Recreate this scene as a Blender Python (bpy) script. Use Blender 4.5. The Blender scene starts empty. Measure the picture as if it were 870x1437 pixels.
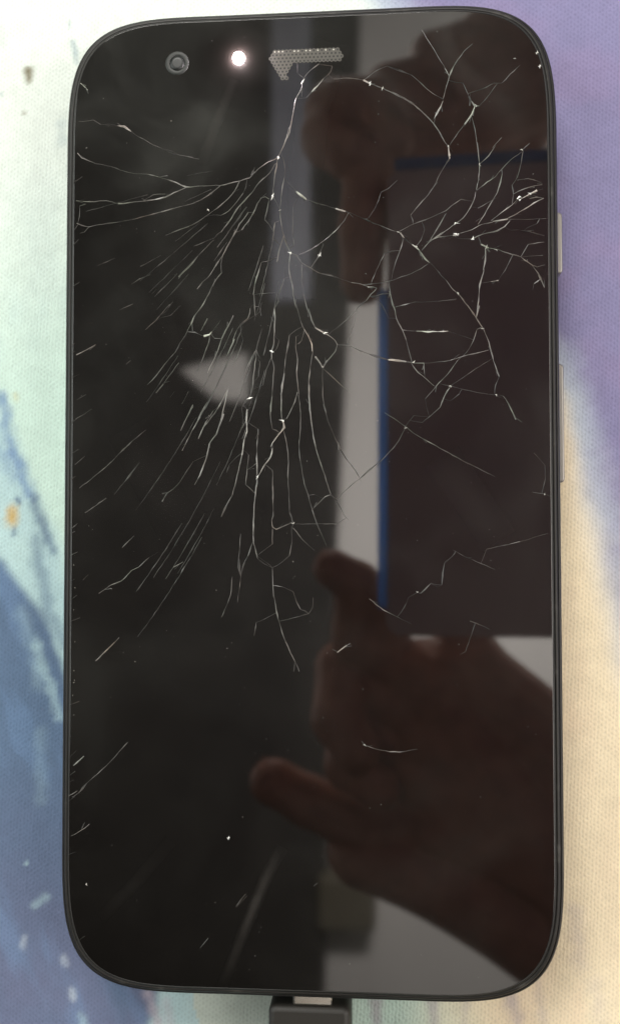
import bpy, bmesh, math, random
import numpy as np
from mathutils import Vector, Matrix
random.seed(7); rng = np.random.default_rng(11)
S = bpy.context.scene
C = S.collection
MM = 0.001

# ------------------------------------------------------------ camera, world, lamps
CAM_POS = Vector((11.565, -7.057, 143.774)) * MM
CAM_ROT = Matrix(((0.9966011, 0.0042579, 0.0822683), (-0.0011719, 0.9992950, -0.0375240), (-0.0823700, 0.0373000, 0.9959036)))
cam_data = bpy.data.cameras.new('camera'); cam = bpy.data.objects.new('camera', cam_data); C.objects.link(cam)
cam.matrix_world = Matrix.Translation(CAM_POS) @ CAM_ROT.to_4x4()
cam_data.sensor_fit = 'VERTICAL'; cam_data.sensor_width = 4.1; cam_data.sensor_height = 4.1
cam_data.lens = 1450 / 1437 * 4.1
cam_data.clip_start = 0.002; cam_data.clip_end = 50
cam_data.dof.use_dof = True; cam_data.dof.focus_distance = 0.1335; cam_data.dof.aperture_fstop = 2.6
S.camera = cam

world = bpy.data.worlds.new('World'); S.world = world; world.use_nodes = True
bg = world.node_tree.nodes['Background']
bg.inputs['Color'].default_value = (1.0, 0.94, 0.86, 1); bg.inputs['Strength'].default_value = 0.04
S.view_settings.view_transform = 'Standard'; S.view_settings.look = 'None'
S.view_settings.gamma = 1.0; S.view_settings.use_curve_mapping = False; S.view_settings.exposure = 0.0

def area_lamp(name, loc, target, size, power, color):
    l = bpy.data.lights.new(name, 'AREA'); l.shape = 'DISK'; l.size = size; l.energy = power; l.color = color
    o = bpy.data.objects.new(name, l); C.objects.link(o); o.location = loc
    o.rotation_euler = (Vector(target) - Vector(loc)).to_track_quat('-Z', 'Y').to_euler()
    return o
area_lamp('room_lamp', (-0.18, 0.78, 0.75), (0, 0.03, 0), 0.50, 10.5, (1.0, 0.98, 0.92))
area_lamp('side_fill_warm', (1.0, -0.05, 0.76), (0, 0, 0), 1.0, 10.5, (1.0, 0.95, 0.88))  # soft fill added from the right to lift the phone's own shadow
area_lamp('side_fill_cool', (-1.05, 0.2, 0.76), (0, 0, 0), 1.0, 9.0, (0.95, 1.0, 0.97))  # matching fill added on the left side
area_lamp('ceiling_fill_light', (0.085, 0.06, 0.62), (0.085, 0.06, 1.3), 0.16, 16.0, (1.0, 0.95, 0.92))  # unseen uplight added to brighten the mirrored ceiling

# ------------------------------------------------------------ helpers
def tag(o, label=None, cat=None, group=None, kind=None):
    if label: o['label'] = label
    if cat: o['category'] = cat
    if group: o['group'] = group
    if kind: o['kind'] = kind
    return o
def empty(name, loc=(0, 0, 0)):
    o = bpy.data.objects.new(name, None); o.location = loc; o.empty_display_size = 0.01; C.objects.link(o); return o
def link(name, me, mat, parent=None):
    me.name = name
    if mat is not None and not me.materials: me.materials.append(mat)
    o = bpy.data.objects.new(name, me); C.objects.link(o)
    if parent is not None: o.parent = parent
    return o
def from_bm(name, bm, mat, parent=None, smooth=False):
    bmesh.ops.recalc_face_normals(bm, faces=bm.faces)
    me = bpy.data.meshes.new(name); bm.to_mesh(me); bm.free()
    if smooth:
        me.polygons.foreach_set('use_smooth', [True] * len(me.polygons))
    return link(name, me, mat, parent)
def add_loft(bm, rings, cap0=True, cap1=True, flat_caps=True):
    """rings: lists of 3D points of equal count, in mm"""
    vs = [[bm.verts.new(Vector(p) * MM) for p in r] for r in rings]
    n = len(vs[0])
    for a, b in zip(vs, vs[1:]):
        for i in range(n):
            f = bm.faces.new((a[i], a[(i + 1) % n], b[(i + 1) % n], b[i])); f.smooth = True
    if cap0: bm.faces.new(vs[0][::-1]).smooth = False
    if cap1: bm.faces.new(vs[-1]).smooth = False
def rounded_rect(cx, cy, hx, hy, r, z, n=5):
    pts = []
    for k, (sx, sy) in enumerate(((1, 1), (-1, 1), (-1, -1), (1, -1))):
        for i in range(n):
            a = math.pi / 2 * (k + i / (n - 1))
            pts.append((cx + sx * (hx - r) + r * math.cos(a), cy + sy * (hy - r) + r * math.sin(a), z))
    return pts
def rounded_box(bm, cx, cy, hx, hy, r, z0, z1, bev):
    add_loft(bm, [rounded_rect(cx, cy, hx - bev, hy - bev, max(r - bev, .05), z0),
                  rounded_rect(cx, cy, hx, hy, r, z0 + bev),
                  rounded_rect(cx, cy, hx, hy, r, z1 - bev),
                  rounded_rect(cx, cy, hx - bev * .3, hy - bev * .3, max(r - bev * .3, .05), z1 - bev * .3),
                  rounded_rect(cx, cy, hx - bev, hy - bev, max(r - bev, .05), z1)])
def disc_stack(bm, cx, cy, prof, n=32):
    add_loft(bm, [[(cx + r * math.cos(2 * math.pi * i / n), cy + r * math.sin(2 * math.pi * i / n), z) for i in range(n)] for r, z in prof])

# ------------------------------------------------------------ materials
def mat(name, color=(.5, .5, .5), rough=.5, metal=0., ior=1.5, **kw):
    m = bpy.data.materials.new(name); m.use_nodes = True
    b = m.node_tree.nodes['Principled BSDF']
    b.inputs['Base Color'].default_value = (*color, 1); b.inputs['Roughness'].default_value = rough
    b.inputs['Metallic'].default_value = metal; b.inputs['IOR'].default_value = ior
    for k, v in kw.items(): b.inputs[k].default_value = v
    return m
def N(m, t, **kw):
    n = m.node_tree.nodes.new(t)
    for k, v in kw.items():
        if k in n.inputs.keys(): n.inputs[k].default_value = v
        else: setattr(n, k, v)
    return n
def L(m, a, b): m.node_tree.links.new(a, b)
def noise(m, scale, detail=3, vec=None):
    tc = N(m, 'ShaderNodeTexCoord'); n = N(m, 'ShaderNodeTexNoise'); n.inputs['Scale'].default_value = scale; n.inputs['Detail'].default_value = detail
    L(m, tc.outputs['Object'], n.inputs['Vector']); return n
def ramp(m, src, stops):
    r = N(m, 'ShaderNodeValToRGB'); e = r.color_ramp.elements
    while len(e) < len(stops): e.new(.5)
    for k, (p, v) in enumerate(stops):
        e[k].position = p; e[k].color = (*v, 1) if isinstance(v, tuple) else (v, v, v, 1)
    L(m, src, r.inputs['Fac']); return r

M_shell = mat('black_shell_plastic', (.012, .0115, .010), .42)
M_rim = mat('rim_plastic', (.014, .0125, .0105), .5)
nn = noise(M_rim, 330, 6); rr = ramp(M_rim, nn.outputs['Fac'], [(.35, (.010, .009, .0075)), (.60, (.016, .0145, .012)), (.74, (.06, .056, .05))]); L(M_rim, rr.outputs['Color'], M_rim.node_tree.nodes['Principled BSDF'].inputs['Base Color'])
M_edge = mat('glass_ground_edge', (.017, .016, .0135), .45)
n = noise(M_shell, 900, 4); bmp = N(M_shell, 'ShaderNodeBump'); bmp.inputs['Strength'].default_value = .15; bmp.inputs['Distance'].default_value = .00005
L(M_shell, n.outputs['Fac'], bmp.inputs['Height']); L(M_shell, bmp.outputs['Normal'], M_shell.node_tree.nodes['Principled BSDF'].inputs['Normal'])
n2 = noise(M_shell, 260, 5); r2 = ramp(M_shell, n2.outputs['Fac'], [(.3, .34), (.7, .52)]); L(M_shell, r2.outputs['Color'], M_shell.node_tree.nodes['Principled BSDF'].inputs['Roughness'])

# cover glass over a dead display: polished front plus a thin greasy film
M_glass = mat('black_cover_glass', (.0022, .0017, .0014), .035, 0, 1.98)
gb = M_glass.node_tree.nodes['Principled BSDF']
film = N(M_glass, 'ShaderNodeBsdfGlossy'); film.inputs['Roughness'].default_value = .40; film.inputs['Color'].default_value = (.9, .92, .85, 1)
dust = N(M_glass, 'ShaderNodeBsdfDiffuse'); dust.inputs['Color'].default_value = (.55, .55, .48, 1)
mx1 = N(M_glass, 'ShaderNodeMixShader'); mx1.inputs[0].default_value = .22
mx = N(M_glass, 'ShaderNodeMixShader')
sm = noise(M_glass, 55, 6); sm.inputs['Distortion'].default_value = .7
sr = ramp(M_glass, sm.outputs['Fac'], [(.34, .004), (.52, .010), (.72, .025)])
L(M_glass, film.outputs[0], mx1.inputs[1]); L(M_glass, dust.outputs[0], mx1.inputs[2])
L(M_glass, sr.outputs['Color'], mx.inputs[0]); L(M_glass, gb.outputs[0], mx.inputs[1]); L(M_glass, mx1.outputs[0], mx.inputs[2])
L(M_glass, mx.outputs[0], M_glass.node_tree.nodes['Material Output'].inputs['Surface'])

def crack_mat(name, lo, hi, rough):
    m = mat(name, (hi,) * 3, rough, 0, 1.6)
    nn = noise(m, 700, 4); b = m.node_tree.nodes['Principled BSDF']
    r = ramp(m, nn.outputs['Fac'], [(.32, (lo, lo * .97, lo * .9)), (.52, ((lo + hi) * .42, (lo + hi) * .40, (lo + hi) * .37)), (.70, (hi, hi * .97, hi * .9))])
    nb = noise(m, 160, 2); hue = N(m, 'ShaderNodeMixRGB'); hue.blend_type = 'MULTIPLY'; hue.inputs[0].default_value = .8
    rb = ramp(m, nb.outputs['Fac'], [(.35, (.82, .95, .80)), (.5, (1., 1., 1.)), (.65, (1.0, .84, .74))])
    L(m, r.outputs['Color'], hue.inputs[1]); L(m, rb.outputs['Color'], hue.inputs[2]); L(m, hue.outputs[0], b.inputs['Base Color'])
    return m
M_crack = {1: crack_mat('crack_faint', .06, .17, .35), 2: crack_mat('crack_clear', .08, .27, .3), 3: crack_mat('crack_bright', .20, .60, .25)}
M_chip = {1: mat('chip_dull', (.30, .29, .26), .3), 2: mat('chip_pale', (.65, .64, .58), .25), 3: mat('chip_bright', (.95, .95, .9), .2)}
M_grille = mat('grille_metal', (.085, .08, .068), .55, .2)
M_painted_glint = mat('grille_painted_glint', (.50, .48, .42), .4, .3)
M_grille_hole = mat('grille_dark', (.012, .011, .009), .6)
M_lensring = mat('camera_window', (.020, .023, .020), .55)
M_lens = mat('camera_lens', (.010, .012, .011), .42, 0, 1.5)
M_silver = mat('silver_button', (.36, .345, .32), .5, 1.)
M_plug = mat('plug_rubber', (.022, .020, .017), .55)
M_cord = mat('cord_rubber', (.030, .028, .025), .5)
M_usb = mat('connector_steel', (.85, .81, .72), .22, 1.)
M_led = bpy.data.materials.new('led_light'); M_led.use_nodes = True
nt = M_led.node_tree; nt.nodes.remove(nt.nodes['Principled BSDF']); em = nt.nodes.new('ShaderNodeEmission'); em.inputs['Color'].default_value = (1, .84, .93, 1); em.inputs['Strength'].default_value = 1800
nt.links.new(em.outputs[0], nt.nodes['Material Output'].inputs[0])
M_ceiling = mat('ceiling_paint', (.80, .77, .73), .8)
M_panel = mat('dark_panel', (.02, .017, .015), .8)
nn = noise(M_panel, 14, 5); rr = ramp(M_panel, nn.outputs['Fac'], [(.3, (.012, .010, .009)), (.7, (.028, .024, .021))]); L(M_panel, rr.outputs['Color'], M_panel.node_tree.nodes['Principled BSDF'].inputs['Base Color'])
M_skin = mat('skin', (.36, .14, .09), .6)
nn = noise(M_skin, 140, 5); rr = ramp(M_skin, nn.outputs['Fac'], [(.3, (.31, .105, .065)), (.7, (.45, .18, .115))]); L(M_skin, rr.outputs['Color'], M_skin.node_tree.nodes['Principled BSDF'].inputs['Base Color'])
bmp = N(M_skin, 'ShaderNodeBump'); bmp.inputs['Strength'].default_value = .3; bmp.inputs['Distance'].default_value = .0006
ns = noise(M_skin, 500, 4); L(M_skin, ns.outputs['Fac'], bmp.inputs['Height']); L(M_skin, bmp.outputs['Normal'], M_skin.node_tree.nodes['Principled BSDF'].inputs['Normal'])
M_nail = mat('nail', (.62, .38, .31), .3)
M_phoneback = mat('brown_phone_back', (.38, .22, .195), .5)
M_navy = mat('navy_end_cap', (.02, .05, .17), .4)
M_blue = mat('blue_bumper', (.22, .44, .95), .4)
tr = N(M_blue, 'ShaderNodeBsdfTranslucent'); tr.inputs['Color'].default_value = (.38, .62, 1.0, 1); mxb = N(M_blue, 'ShaderNodeMixShader'); mxb.inputs[0].default_value = .9
L(M_blue, M_blue.node_tree.nodes['Principled BSDF'].outputs[0], mxb.inputs[1]); L(M_blue, tr.outputs[0], mxb.inputs[2]); L(M_blue, mxb.outputs[0], M_blue.node_tree.nodes['Material Output'].inputs['Surface'])

# ------------------------------------------------------------ the cloth: a printed knit sheet
CRACKS = [
 (3,[(-30.07,55.45),(-29.46,54.89),(-29.06,54.47)]),
 (1,[(-30.24,50.26),(-29.13,50.22),(-28.33,50.35),(-27.32,49.75)]),
 (3,[(-24.96,49.47),(-24.12,49.34),(-23.16,48.65)]),
 (1,[(-23.16,48.65),(-22.32,47.98),(-21.32,47.45),(-20.12,46.72),(-18.93,46.18)]),
 (1,[(-16.55,45.21),(-15.36,44.94),(-13.98,44.6)]),
 (2,[(-30.41,45.97),(-29.8,45.29),(-28.89,44.87),(-27.89,44.44)]),
 (1,[(-27.89,44.44),(-26.38,44.15),(-25.08,43.71),(-23.28,43.06),(-20.9,42.82)]),
 (2,[(-20.9,42.82),(-19.31,42.34),(-17.72,41.85),(-15.75,40.95),(-13.97,41.03)]),
 (2,[(-15.75,40.88),(-17.32,40.24),(-18.51,39.64),(-20.09,39.33),(-21.67,39.22),(-23.26,39.07),(-24.86,38.98)]),
 (1,[(-24.86,38.98),(-26.45,39.42),(-28.05,39.33)]),
 (2,[(-28.05,39.33),(-29.25,39.4),(-30.56,39.54)]),
 (1,[(-21.48,39.28),(-20.09,40.02),(-18.51,40.08)]),
 (2,[(-14.56,38.78),(-16.13,38.43),(-17.71,38.08),(-19.29,37.63),(-20.87,37.28),(-22.46,36.93),(-24.05,36.64)]),
 (1,[(-24.05,36.64),(-25.64,36.43),(-27.93,36.16)]),
 (2,[(-27.93,36.16),(-28.83,35.92),(-29.73,36.21),(-30.44,36.5)]),
 (1,[(-28.83,35.92),(-29.42,35.25),(-30.02,35.16)]),
 (1,[(-30.73,35.68),(-30.33,36.26)]),
 (1,[(-30.05,38.83),(-29.25,39.05),(-30.56,39.54)]),
 (1,[(-15.33,35.65),(-16.51,35.29),(-17.5,34.93),(-18.48,34.56)]),
 (1,[(-21.83,30.51),(-20.45,31.17),(-19.07,31.92)]),
 (1,[(-23.01,28.18),(-22.02,28.75),(-20.44,29.4)]),
 (1,[(-27.6,30.75),(-26.4,31.22),(-25.21,31.68)]),
 (2,[(-16.69,29.02),(-15.9,29.78),(-14.92,30.64),(-14.14,31.7)]),
 (1,[(-20.23,26.85),(-19.64,27.42)]),
 (1,[(-17.26,24.34),(-16.38,25.2)]),
 (1,[(-18.44,24.36),(-17.46,25.71)]),
 (1,[(-24.57,24.78),(-22.79,25.53)]),
 (2,[(-14.92,40.95),(-13.74,41.01),(-12.37,41.05),(-11.19,41.01),(-10.01,41.23),(-8.64,41.52),(-7.28,41.93),(-6.89,42.31),(-6.11,43.07),(-5.23,43.73),(-3.58,44.46)]),
 (3,[(-7.08,42.22),(-6.59,42.69)]),
 (2,[(-14.92,38.68),(-13.74,39.18),(-12.76,39.74),(-11.97,40.31),(-11.19,40.97)]),
 (2,[(-8.64,41.48),(-9.23,40.32),(-10.21,39.17),(-11.38,38.13),(-12.55,37.38),(-13.73,36.53)]),
 (2,[(-4.06,43.49),(-4.74,42.34),(-6.11,41.21),(-6.89,40.05),(-8.05,38.82),(-9.03,37.77),(-9.81,36.42),(-11.08,34.79)]),
 (2,[(-9.81,36.42),(-10.69,35.36)]),
 (2,[(-11.08,37.04),(-10.01,37.6),(-9.03,38.75),(-8.15,39.9)]),
 (2,[(-5.72,39.24),(-6.3,38.37),(-6.79,37.31),(-7.47,36.16),(-8.34,35.01)]),
 (2,[(-7.47,37.33),(-8.15,36.37),(-8.64,35.8),(-9.22,34.64),(-10,33.29),(-10.88,31.65)]),
 (2,[(-5.91,39.14),(-5.23,39.32),(-4.74,39.01)]),
 (2,[(-3.58,44.46),(-3.87,42.7),(-4.16,40.75),(-4.26,39.49)]),
 (1,[(-4.74,38.82),(-5.03,37.46),(-5.32,36.29)]),
 (1,[(-4.26,39.29),(-3.58,38.2),(-3.28,37.41)]),
 (2,[(-3.28,37.7),(-3.23,36.62),(-3.09,35.45),(-2.8,34.08),(-2.41,32.9),(-1.93,31.82)]),
 (1,[(-3.96,35.86),(-4.26,33.82)]),
 (1,[(-2.7,41.88),(-2.99,40.52),(-3.28,37.8)]),
 (2,[(-3.58,44.46),(-3.19,45.23),(-2.41,47.16),(-2.12,48.33)]),
 (1,[(-3.19,45.23),(-2.7,43.45),(-2.7,41.88)]),
 (2,[(-2.7,41.69),(-2.12,40.89)]),
 (1,[(-2.12,40.89),(-1.15,39.88)]),
 (3,[(-1.15,39.88),(0.11,38.87)]),
 (1,[(0.11,38.87),(1.65,38.14)]),
 (1,[(-1.54,37.94),(-1.64,34.63),(-1.45,32.87)]),
 (1,[(-2.99,33.69),(-3.58,31.47)]),
 (2,[(-2.03,31.82),(-0.87,31.4)]),
 (1,[(-0.67,31.49),(0.68,32.14),(1.83,32.79)]),
 (1,[(-14.7,33.02),(-11.96,34.03)]),
 (1,[(-17.89,34.77),(-16.12,35.41),(-14.35,36.15),(-13.57,36.62)]),
 (2,[(-10.87,31.65),(-11.79,30.4),(-12.76,28.86),(-13.54,28.2),(-14.23,27.33)]),
 (1,[(-16.69,28.76),(-16.3,29.43),(-15.12,30.68),(-13.95,31.92),(-11.99,33.83)]),
 (2,[(-11,29.41),(-11.98,28.06),(-12.95,26.13),(-13.73,24.78),(-14.61,23.73),(-14.9,22.95),(-15.49,21.89)]),
 (3,[(-14.71,23.54),(-15,22.76)]),
 (1,[(-19.62,23.44),(-18.84,24.3),(-17.86,25.36)]),
 (1,[(-17.75,23.89),(-16.58,25.14)]),
 (1,[(-13.72,21.76),(-12.85,23.4)]),
 (3,[(-13.33,21.07),(-12.55,21.25),(-12.26,21.64)]),
 (1,[(-12.26,21.64),(-11.38,22.69),(-11.09,23.17)]),
 (1,[(-12.35,21.25),(-11.86,20.76),(-10.89,20.68)]),
 (2,[(-10.98,20.64),(-10.4,21.8),(-9.43,23.72)]),
 (2,[(-9.52,20.32),(-8.94,21.87),(-8.46,22.63),(-7.49,23.3),(-7.19,24.65)]),
 (2,[(-6.81,26.39),(-6.61,27.75),(-6.13,29.29),(-5.74,30.65)]),
 (1,[(-6.71,26.39),(-6.55,23.66)]),
 (2,[(-3.61,30.79),(-3.22,32.73),(-2.83,34.08)]),
 (3,[(-5.87,24.23),(-5.87,24.72)]),
 (3,[(-3.51,25.54),(-3.51,26.22)]),
 (1,[(-6.52,24.83),(-6.03,24.82)]),
 (1,[(-4,26.62),(-3.51,26.12)]),
 (1,[(-3.41,26.51),(-2.74,28.44)]),
 (2,[(-4,24.58),(-3.96,22.84),(-4.09,20.52)]),
 (2,[(-1.96,31.88),(-2.06,30.62),(-2.06,29.07),(-1.67,27.51),(-1.48,25.76),(-1.19,24.59)]),
 (1,[(-3.71,30.66),(-3.32,32.4),(-2.93,33.56)]),
 (2,[(-1.96,31.88),(-1.09,31.38),(-0.51,30.49),(0.64,29.78),(1.8,29.07)]),
 (1,[(-0.42,30.19),(-0.42,28.25),(-0.23,26.31)]),
 (2,[(-0.23,26.31),(0.16,24.75),(0.44,23.88)]),
 (1,[(-0.8,31.56),(0.84,32.3),(2.19,33.14)]),
 (2,[(2.19,33.14),(2.96,33.7),(3.92,34.55),(5.08,35.87),(5.66,36.92)]),
 (1,[(0.74,29.78),(1.61,31.11),(2.38,32.84)]),
 (3,[(3.97,37.5),(5.27,37.07)]),
 (2,[(5.27,37.07),(6.04,36.82)]),
 (1,[(6.04,36.82),(7.38,36.16)]),
 (2,[(7.38,36.16),(8.43,35.68)]),
 (1,[(0.85,38.52),(3.97,37.5)]),
 (1,[(4.87,28.13),(6.02,27.72)]),
 (2,[(6.02,27.72),(7.16,27.5),(8.4,27.09)]),
 (2,[(-1.19,25.04),(-1,24.26),(-0.62,22.9),(-0.14,21.73)]),
 (3,[(-0.14,21.73),(0.44,20.76),(0.82,19.78),(0.92,18.82)]),
 (2,[(0.44,24.43),(0.83,22.87),(1.31,21.9)]),
 (3,[(1.31,21.9),(2.55,21.2),(3.32,20.7),(3.89,20.21),(4.18,19.63)]),
 (1,[(3.42,21.38),(4.85,22.41),(6,23.45),(6.68,24.3)]),
 (1,[(6.67,23.91),(6.29,22.19),(5.42,19.9)]),
 (1,[(4.18,19.63),(5.04,19.61),(5.99,19.4),(7.14,18.81),(8.37,18.31)]),
 (2,[(4.18,19.63),(3.89,18.77),(3.31,18.01),(2.74,17.44),(2.26,16.68)]),
 (3,[(1.3,18.14),(1.88,17.36),(2.26,16.68),(2.83,17.63)]),
 (2,[(1.01,18.82),(0.72,17.28),(0.53,15.55),(0.43,13.63),(0.53,12.09),(0.72,10.84)]),
 (1,[(2.26,16.68),(2.25,14.95),(2.25,13.03),(2.44,11.88),(2.73,10.82)]),
 (1,[(2.35,16.49),(3.69,15.31),(4.83,14.14),(5.6,13.56)]),
 (2,[(-1.2,20.79),(-1.26,19.44),(-1.01,17.89),(-1.14,16.16),(-1.01,14.81),(-0.82,13.26)]),
 (1,[(-0.82,13.26),(-0.63,10.86)]),
 (1,[(-0.14,21.54),(-0.52,20.19),(-0.91,19.82)]),
 (2,[(-3.96,23.16),(-4.09,21.42),(-4.15,19.87),(-4.38,18.91),(-4.38,17.94)]),
 (1,[(-4.38,17.94),(-4.09,16.78),(-4.28,14.08),(-4.48,11)]),
 (1,[(-3.42,20.34),(-3.8,19.09),(-4.28,18.81)]),
 (1,[(-4.38,18.14),(-5.06,16.6),(-5.54,14.49)]),
 (1,[(-2.06,21),(-2.55,17.91),(-2.74,15.99)]),
 (2,[(-2.74,15.99),(-2.99,14.45),(-3.13,13.29),(-3.13,10.89)]),
 (2,[(-6.36,19.14),(-6.51,17.79),(-6.7,16.05),(-6.89,14.31),(-7.28,12.77)]),
 (1,[(-6.36,19.14),(-7.48,17.22),(-8.06,15.3)]),
 (1,[(-7.28,12.77),(-8.05,12.01)]),
 (1,[(-5.93,17.58),(-6.12,15.65)]),
 (1,[(-15.36,22.09),(-15.74,21.31),(-16.53,20.16)]),
 (1,[(-17.11,19),(-18.48,17.46),(-19.65,15.92),(-20.83,14.77)]),
 (1,[(-16.61,17.63),(-17.49,16.47),(-18.67,14.84)]),
 (2,[(-18.67,14.84),(-19.64,13.68)]),
 (1,[(-17.77,13.07),(-17.19,13.84)]),
 (1,[(-16.2,12.18),(-15.33,13.82)]),
 (1,[(-14.74,12.06),(-15.51,10.43),(-16,9.46)]),
 (1,[(-14.16,16.42),(-13.77,17.39)]),
 (1,[(-12.71,20.09),(-13.58,17.77)]),
 (2,[(-10.47,21.51),(-11.05,20.45),(-11.63,18.71),(-12.21,17.56),(-12.79,16.21)]),
 (2,[(-9.3,20.61),(-10.27,18.4)]),
 (1,[(-8.13,20.49),(-8.9,18.28),(-9.49,17.32)]),
 (1,[(-6.58,19.01),(-7.25,17.28),(-7.93,15.55)]),
 (1,[(-12.4,13.49),(-12.79,12.52)]),
 (1,[(-13.17,11.75),(-13.76,10.6),(-14.43,9.45)]),
 (2,[(-9.97,14.42),(-10.64,13.08),(-11.61,11.35),(-12.58,10.01),(-13.36,9.05)]),
 (2,[(-9.97,14.42),(-10.45,12.49),(-10.83,10.95),(-11.32,9.12)]),
 (1,[(-8.31,11.5),(-7.73,12.65)]),
 (1,[(-7.15,13.03),(-6.77,16.11)]),
 (2,[(-3.13,12.2),(-3.07,10.09)]),
 (3,[(-3.07,9.99),(-2.74,8.93),(-3.61,7.88),(-4.28,6.93),(-4.47,6.45)]),
 (3,[(-4.28,6.26),(-4.57,5.11),(-5.24,4.16),(-6.21,2.53)]),
 (2,[(-6.31,5.7),(-6.31,4.16),(-6.25,2.53),(-6.4,1.1),(-6.59,-0.44),(-6.69,-2.06)]),
 (1,[(-6.21,8.2),(-6.31,5.7)]),
 (2,[(-6.15,8.78),(-6.15,8.01)]),
 (2,[(-7.56,3.5),(-6.88,3.88),(-6.31,4.36)]),
 (2,[(-1.01,13.52),(-1.59,11.8),(-2.45,10.08)]),
 (1,[(-0.91,13.14),(-0.63,11.21),(-0.63,8.91),(-0.82,6.42),(-0.63,4.5)]),
 (1,[(-0.63,4.5),(-0.25,2.2),(0.23,0.48),(0.89,-1.81)]),
 (2,[(0.53,14.46),(0.53,11.96),(0.81,9.27),(1.19,6.97),(1.76,4.86),(2.52,2.57),(3.28,0.27)]),
 (1,[(2.35,11.94),(2.92,9.83),(3.68,7.9)]),
 (2,[(3.68,7.9),(4.53,6.08)]),
 (1,[(-2.84,8.55),(-2.45,6.82),(-2.22,4.9),(-2.26,2.6),(-2.07,-1.99)]),
 (1,[(-4.38,12.99),(-4.57,10.68),(-4.28,8.76)]),
 (1,[(-4.28,3.38),(-4.18,-1.98)]),
 (2,[(0.99,-1.62),(1.75,-0.86),(2.52,-0.1),(3.28,0.18)]),
 (1,[(1.18,0.19),(2.33,-0.29)]),
 (2,[(3.47,-0.01),(4.04,-0.49)]),
 (1,[(4.04,-0.49),(4.8,0.36),(5.95,1.4),(7.09,2.25)]),
 (1,[(6.9,2.44),(7.18,1.87)]),
 (1,[(4.04,-0.68),(4.8,-2.11)]),
 (1,[(5.86,4.07),(6.43,3.3)]),
 (1,[(-14.7,11.84),(-15.58,10.3),(-16.35,8.66)]),
 (2,[(-12.85,12.4),(-13.63,11.05),(-14.21,9.7),(-15.18,7.97),(-16.15,6.05)]),
 (2,[(-12.07,11.22),(-13.04,9.69),(-13.62,8.53),(-14.01,7.57)]),
 (2,[(-10.7,10.82),(-11.28,9.09),(-11.67,8.13),(-12.54,6.98),(-12.83,5.44),(-13.22,4.28),(-13.8,2.75),(-14.48,1.59)]),
 (1,[(-14.68,4.59),(-15.55,3.34),(-16.52,1.8),(-17.3,1.03)]),
 (2,[(-17.3,1.03),(-18.18,0.46),(-18.76,-0.6)]),
 (3,[(-7.6,11.36),(-7.7,9.82),(-7.6,8.47),(-7.98,7.51),(-8.27,5.4)]),
 (2,[(-8.27,5.4),(-8.75,3.29),(-9.52,0.22)]),
 (1,[(-9.52,0.22),(-10.29,-1.12),(-10.97,-2.65)]),
 (1,[(-7.79,9.82),(-8.57,8.29)]),
 (1,[(-9.92,4.16),(-10.3,3.11)]),
 (1,[(-7.4,5.39),(-7.59,3.66),(-7.78,1.55)]),
 (2,[(-6.69,-2.06),(-6.78,-5.41),(-6.59,-6.55),(-6.2,-8.08)]),
 (1,[(-6.88,-5.98),(-7.45,-7.7)]),
 (1,[(-4.19,1.46),(-4.18,-1.6)]),
 (2,[(-4.38,-3.12),(-4.28,-3.98),(-3.8,-4.27),(-2.84,-3.89),(-1.79,-3.42)]),
 (1,[(-4.28,-4.27),(-4.28,-6.18)]),
 (2,[(-1.79,-2.75),(-1.6,-3.9)]),
 (1,[(-1.79,-3.9),(-1.79,-5.99),(-2.08,-7.7)]),
 (2,[(-1.6,-4.09),(-0.35,-5.61),(0.41,-6.37)]),
 (1,[(0.41,-6.37),(1.17,-7.04)]),
 (1,[(-1.5,-3.61),(1.37,-3.56),(4.03,-3.63)]),
 (1,[(0.89,-1.81),(1.37,-3.33),(2.13,-5.05),(2.7,-6.38)]),
 (1,[(-4.28,-9.22),(-4.18,-13.03)]),
 (1,[(4.23,-0.87),(4.99,-2.49),(5.55,-3.16)]),
 (1,[(3.58,56.39),(3.39,55.62),(2.42,54.77)]),
 (3,[(2.42,54.77),(1.74,53.91),(0.86,53.06)]),
 (2,[(0.86,53.06),(0.18,52.3)]),
 (1,[(1.84,56.76),(0.28,55.54),(-0.3,54.58)]),
 (3,[(-0.4,53.7),(-0.69,53.12)]),
 (2,[(-0.69,53.12),(-1.18,52.26),(-1.57,50.31),(-2.05,47.77),(-2.34,47)]),
 (1,[(-0.98,57.17),(-0.98,55.59)]),
 (1,[(3.77,54.62),(5.7,54.74),(7.63,54.37)]),
 (3,[(7.63,54.37),(8.59,53.84)]),
 (2,[(8.59,53.84),(10.12,53.2),(11.65,52.36),(12.79,51.73),(14.03,50.9)]),
 (1,[(7.82,54.46),(9.36,55.57),(10.71,56.11)]),
 (2,[(11.36,52.66),(12.89,51.82),(14.22,50.8),(15.55,49.58),(16.59,48.38),(17.44,47.19),(18.09,45.81),(18.56,45.21)]),
 (3,[(18.56,45.21),(18.74,43.95)]),
 (1,[(15.23,60.71),(16.17,59.1),(17.11,57.5),(18.15,55.71)]),
 (2,[(18.15,55.61),(18.71,54.52)]),
 (2,[(20.73,57.74),(19.77,56.42),(19,55.09),(18.61,53.94),(18.23,52.59),(17.93,51.44)]),
 (1,[(20.73,57.74),(21.77,58.58)]),
 (3,[(17.93,51.24),(17.64,50.48),(16.78,48.96)]),
 (1,[(13.86,54.81),(15.19,53.59),(16.33,52.47),(17.46,51.75)]),
 (1,[(20.51,53.48),(21.25,51.7)]),
 (3,[(21.25,51.7),(21.53,51.11)]),
 (2,[(21.53,51.11),(22,50.41),(22.57,50.39)]),
 (3,[(22,50.32),(21.61,49.36),(20.66,48.04)]),
 (1,[(20.66,48.04),(19.52,46.53),(18.66,45.21)]),
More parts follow.
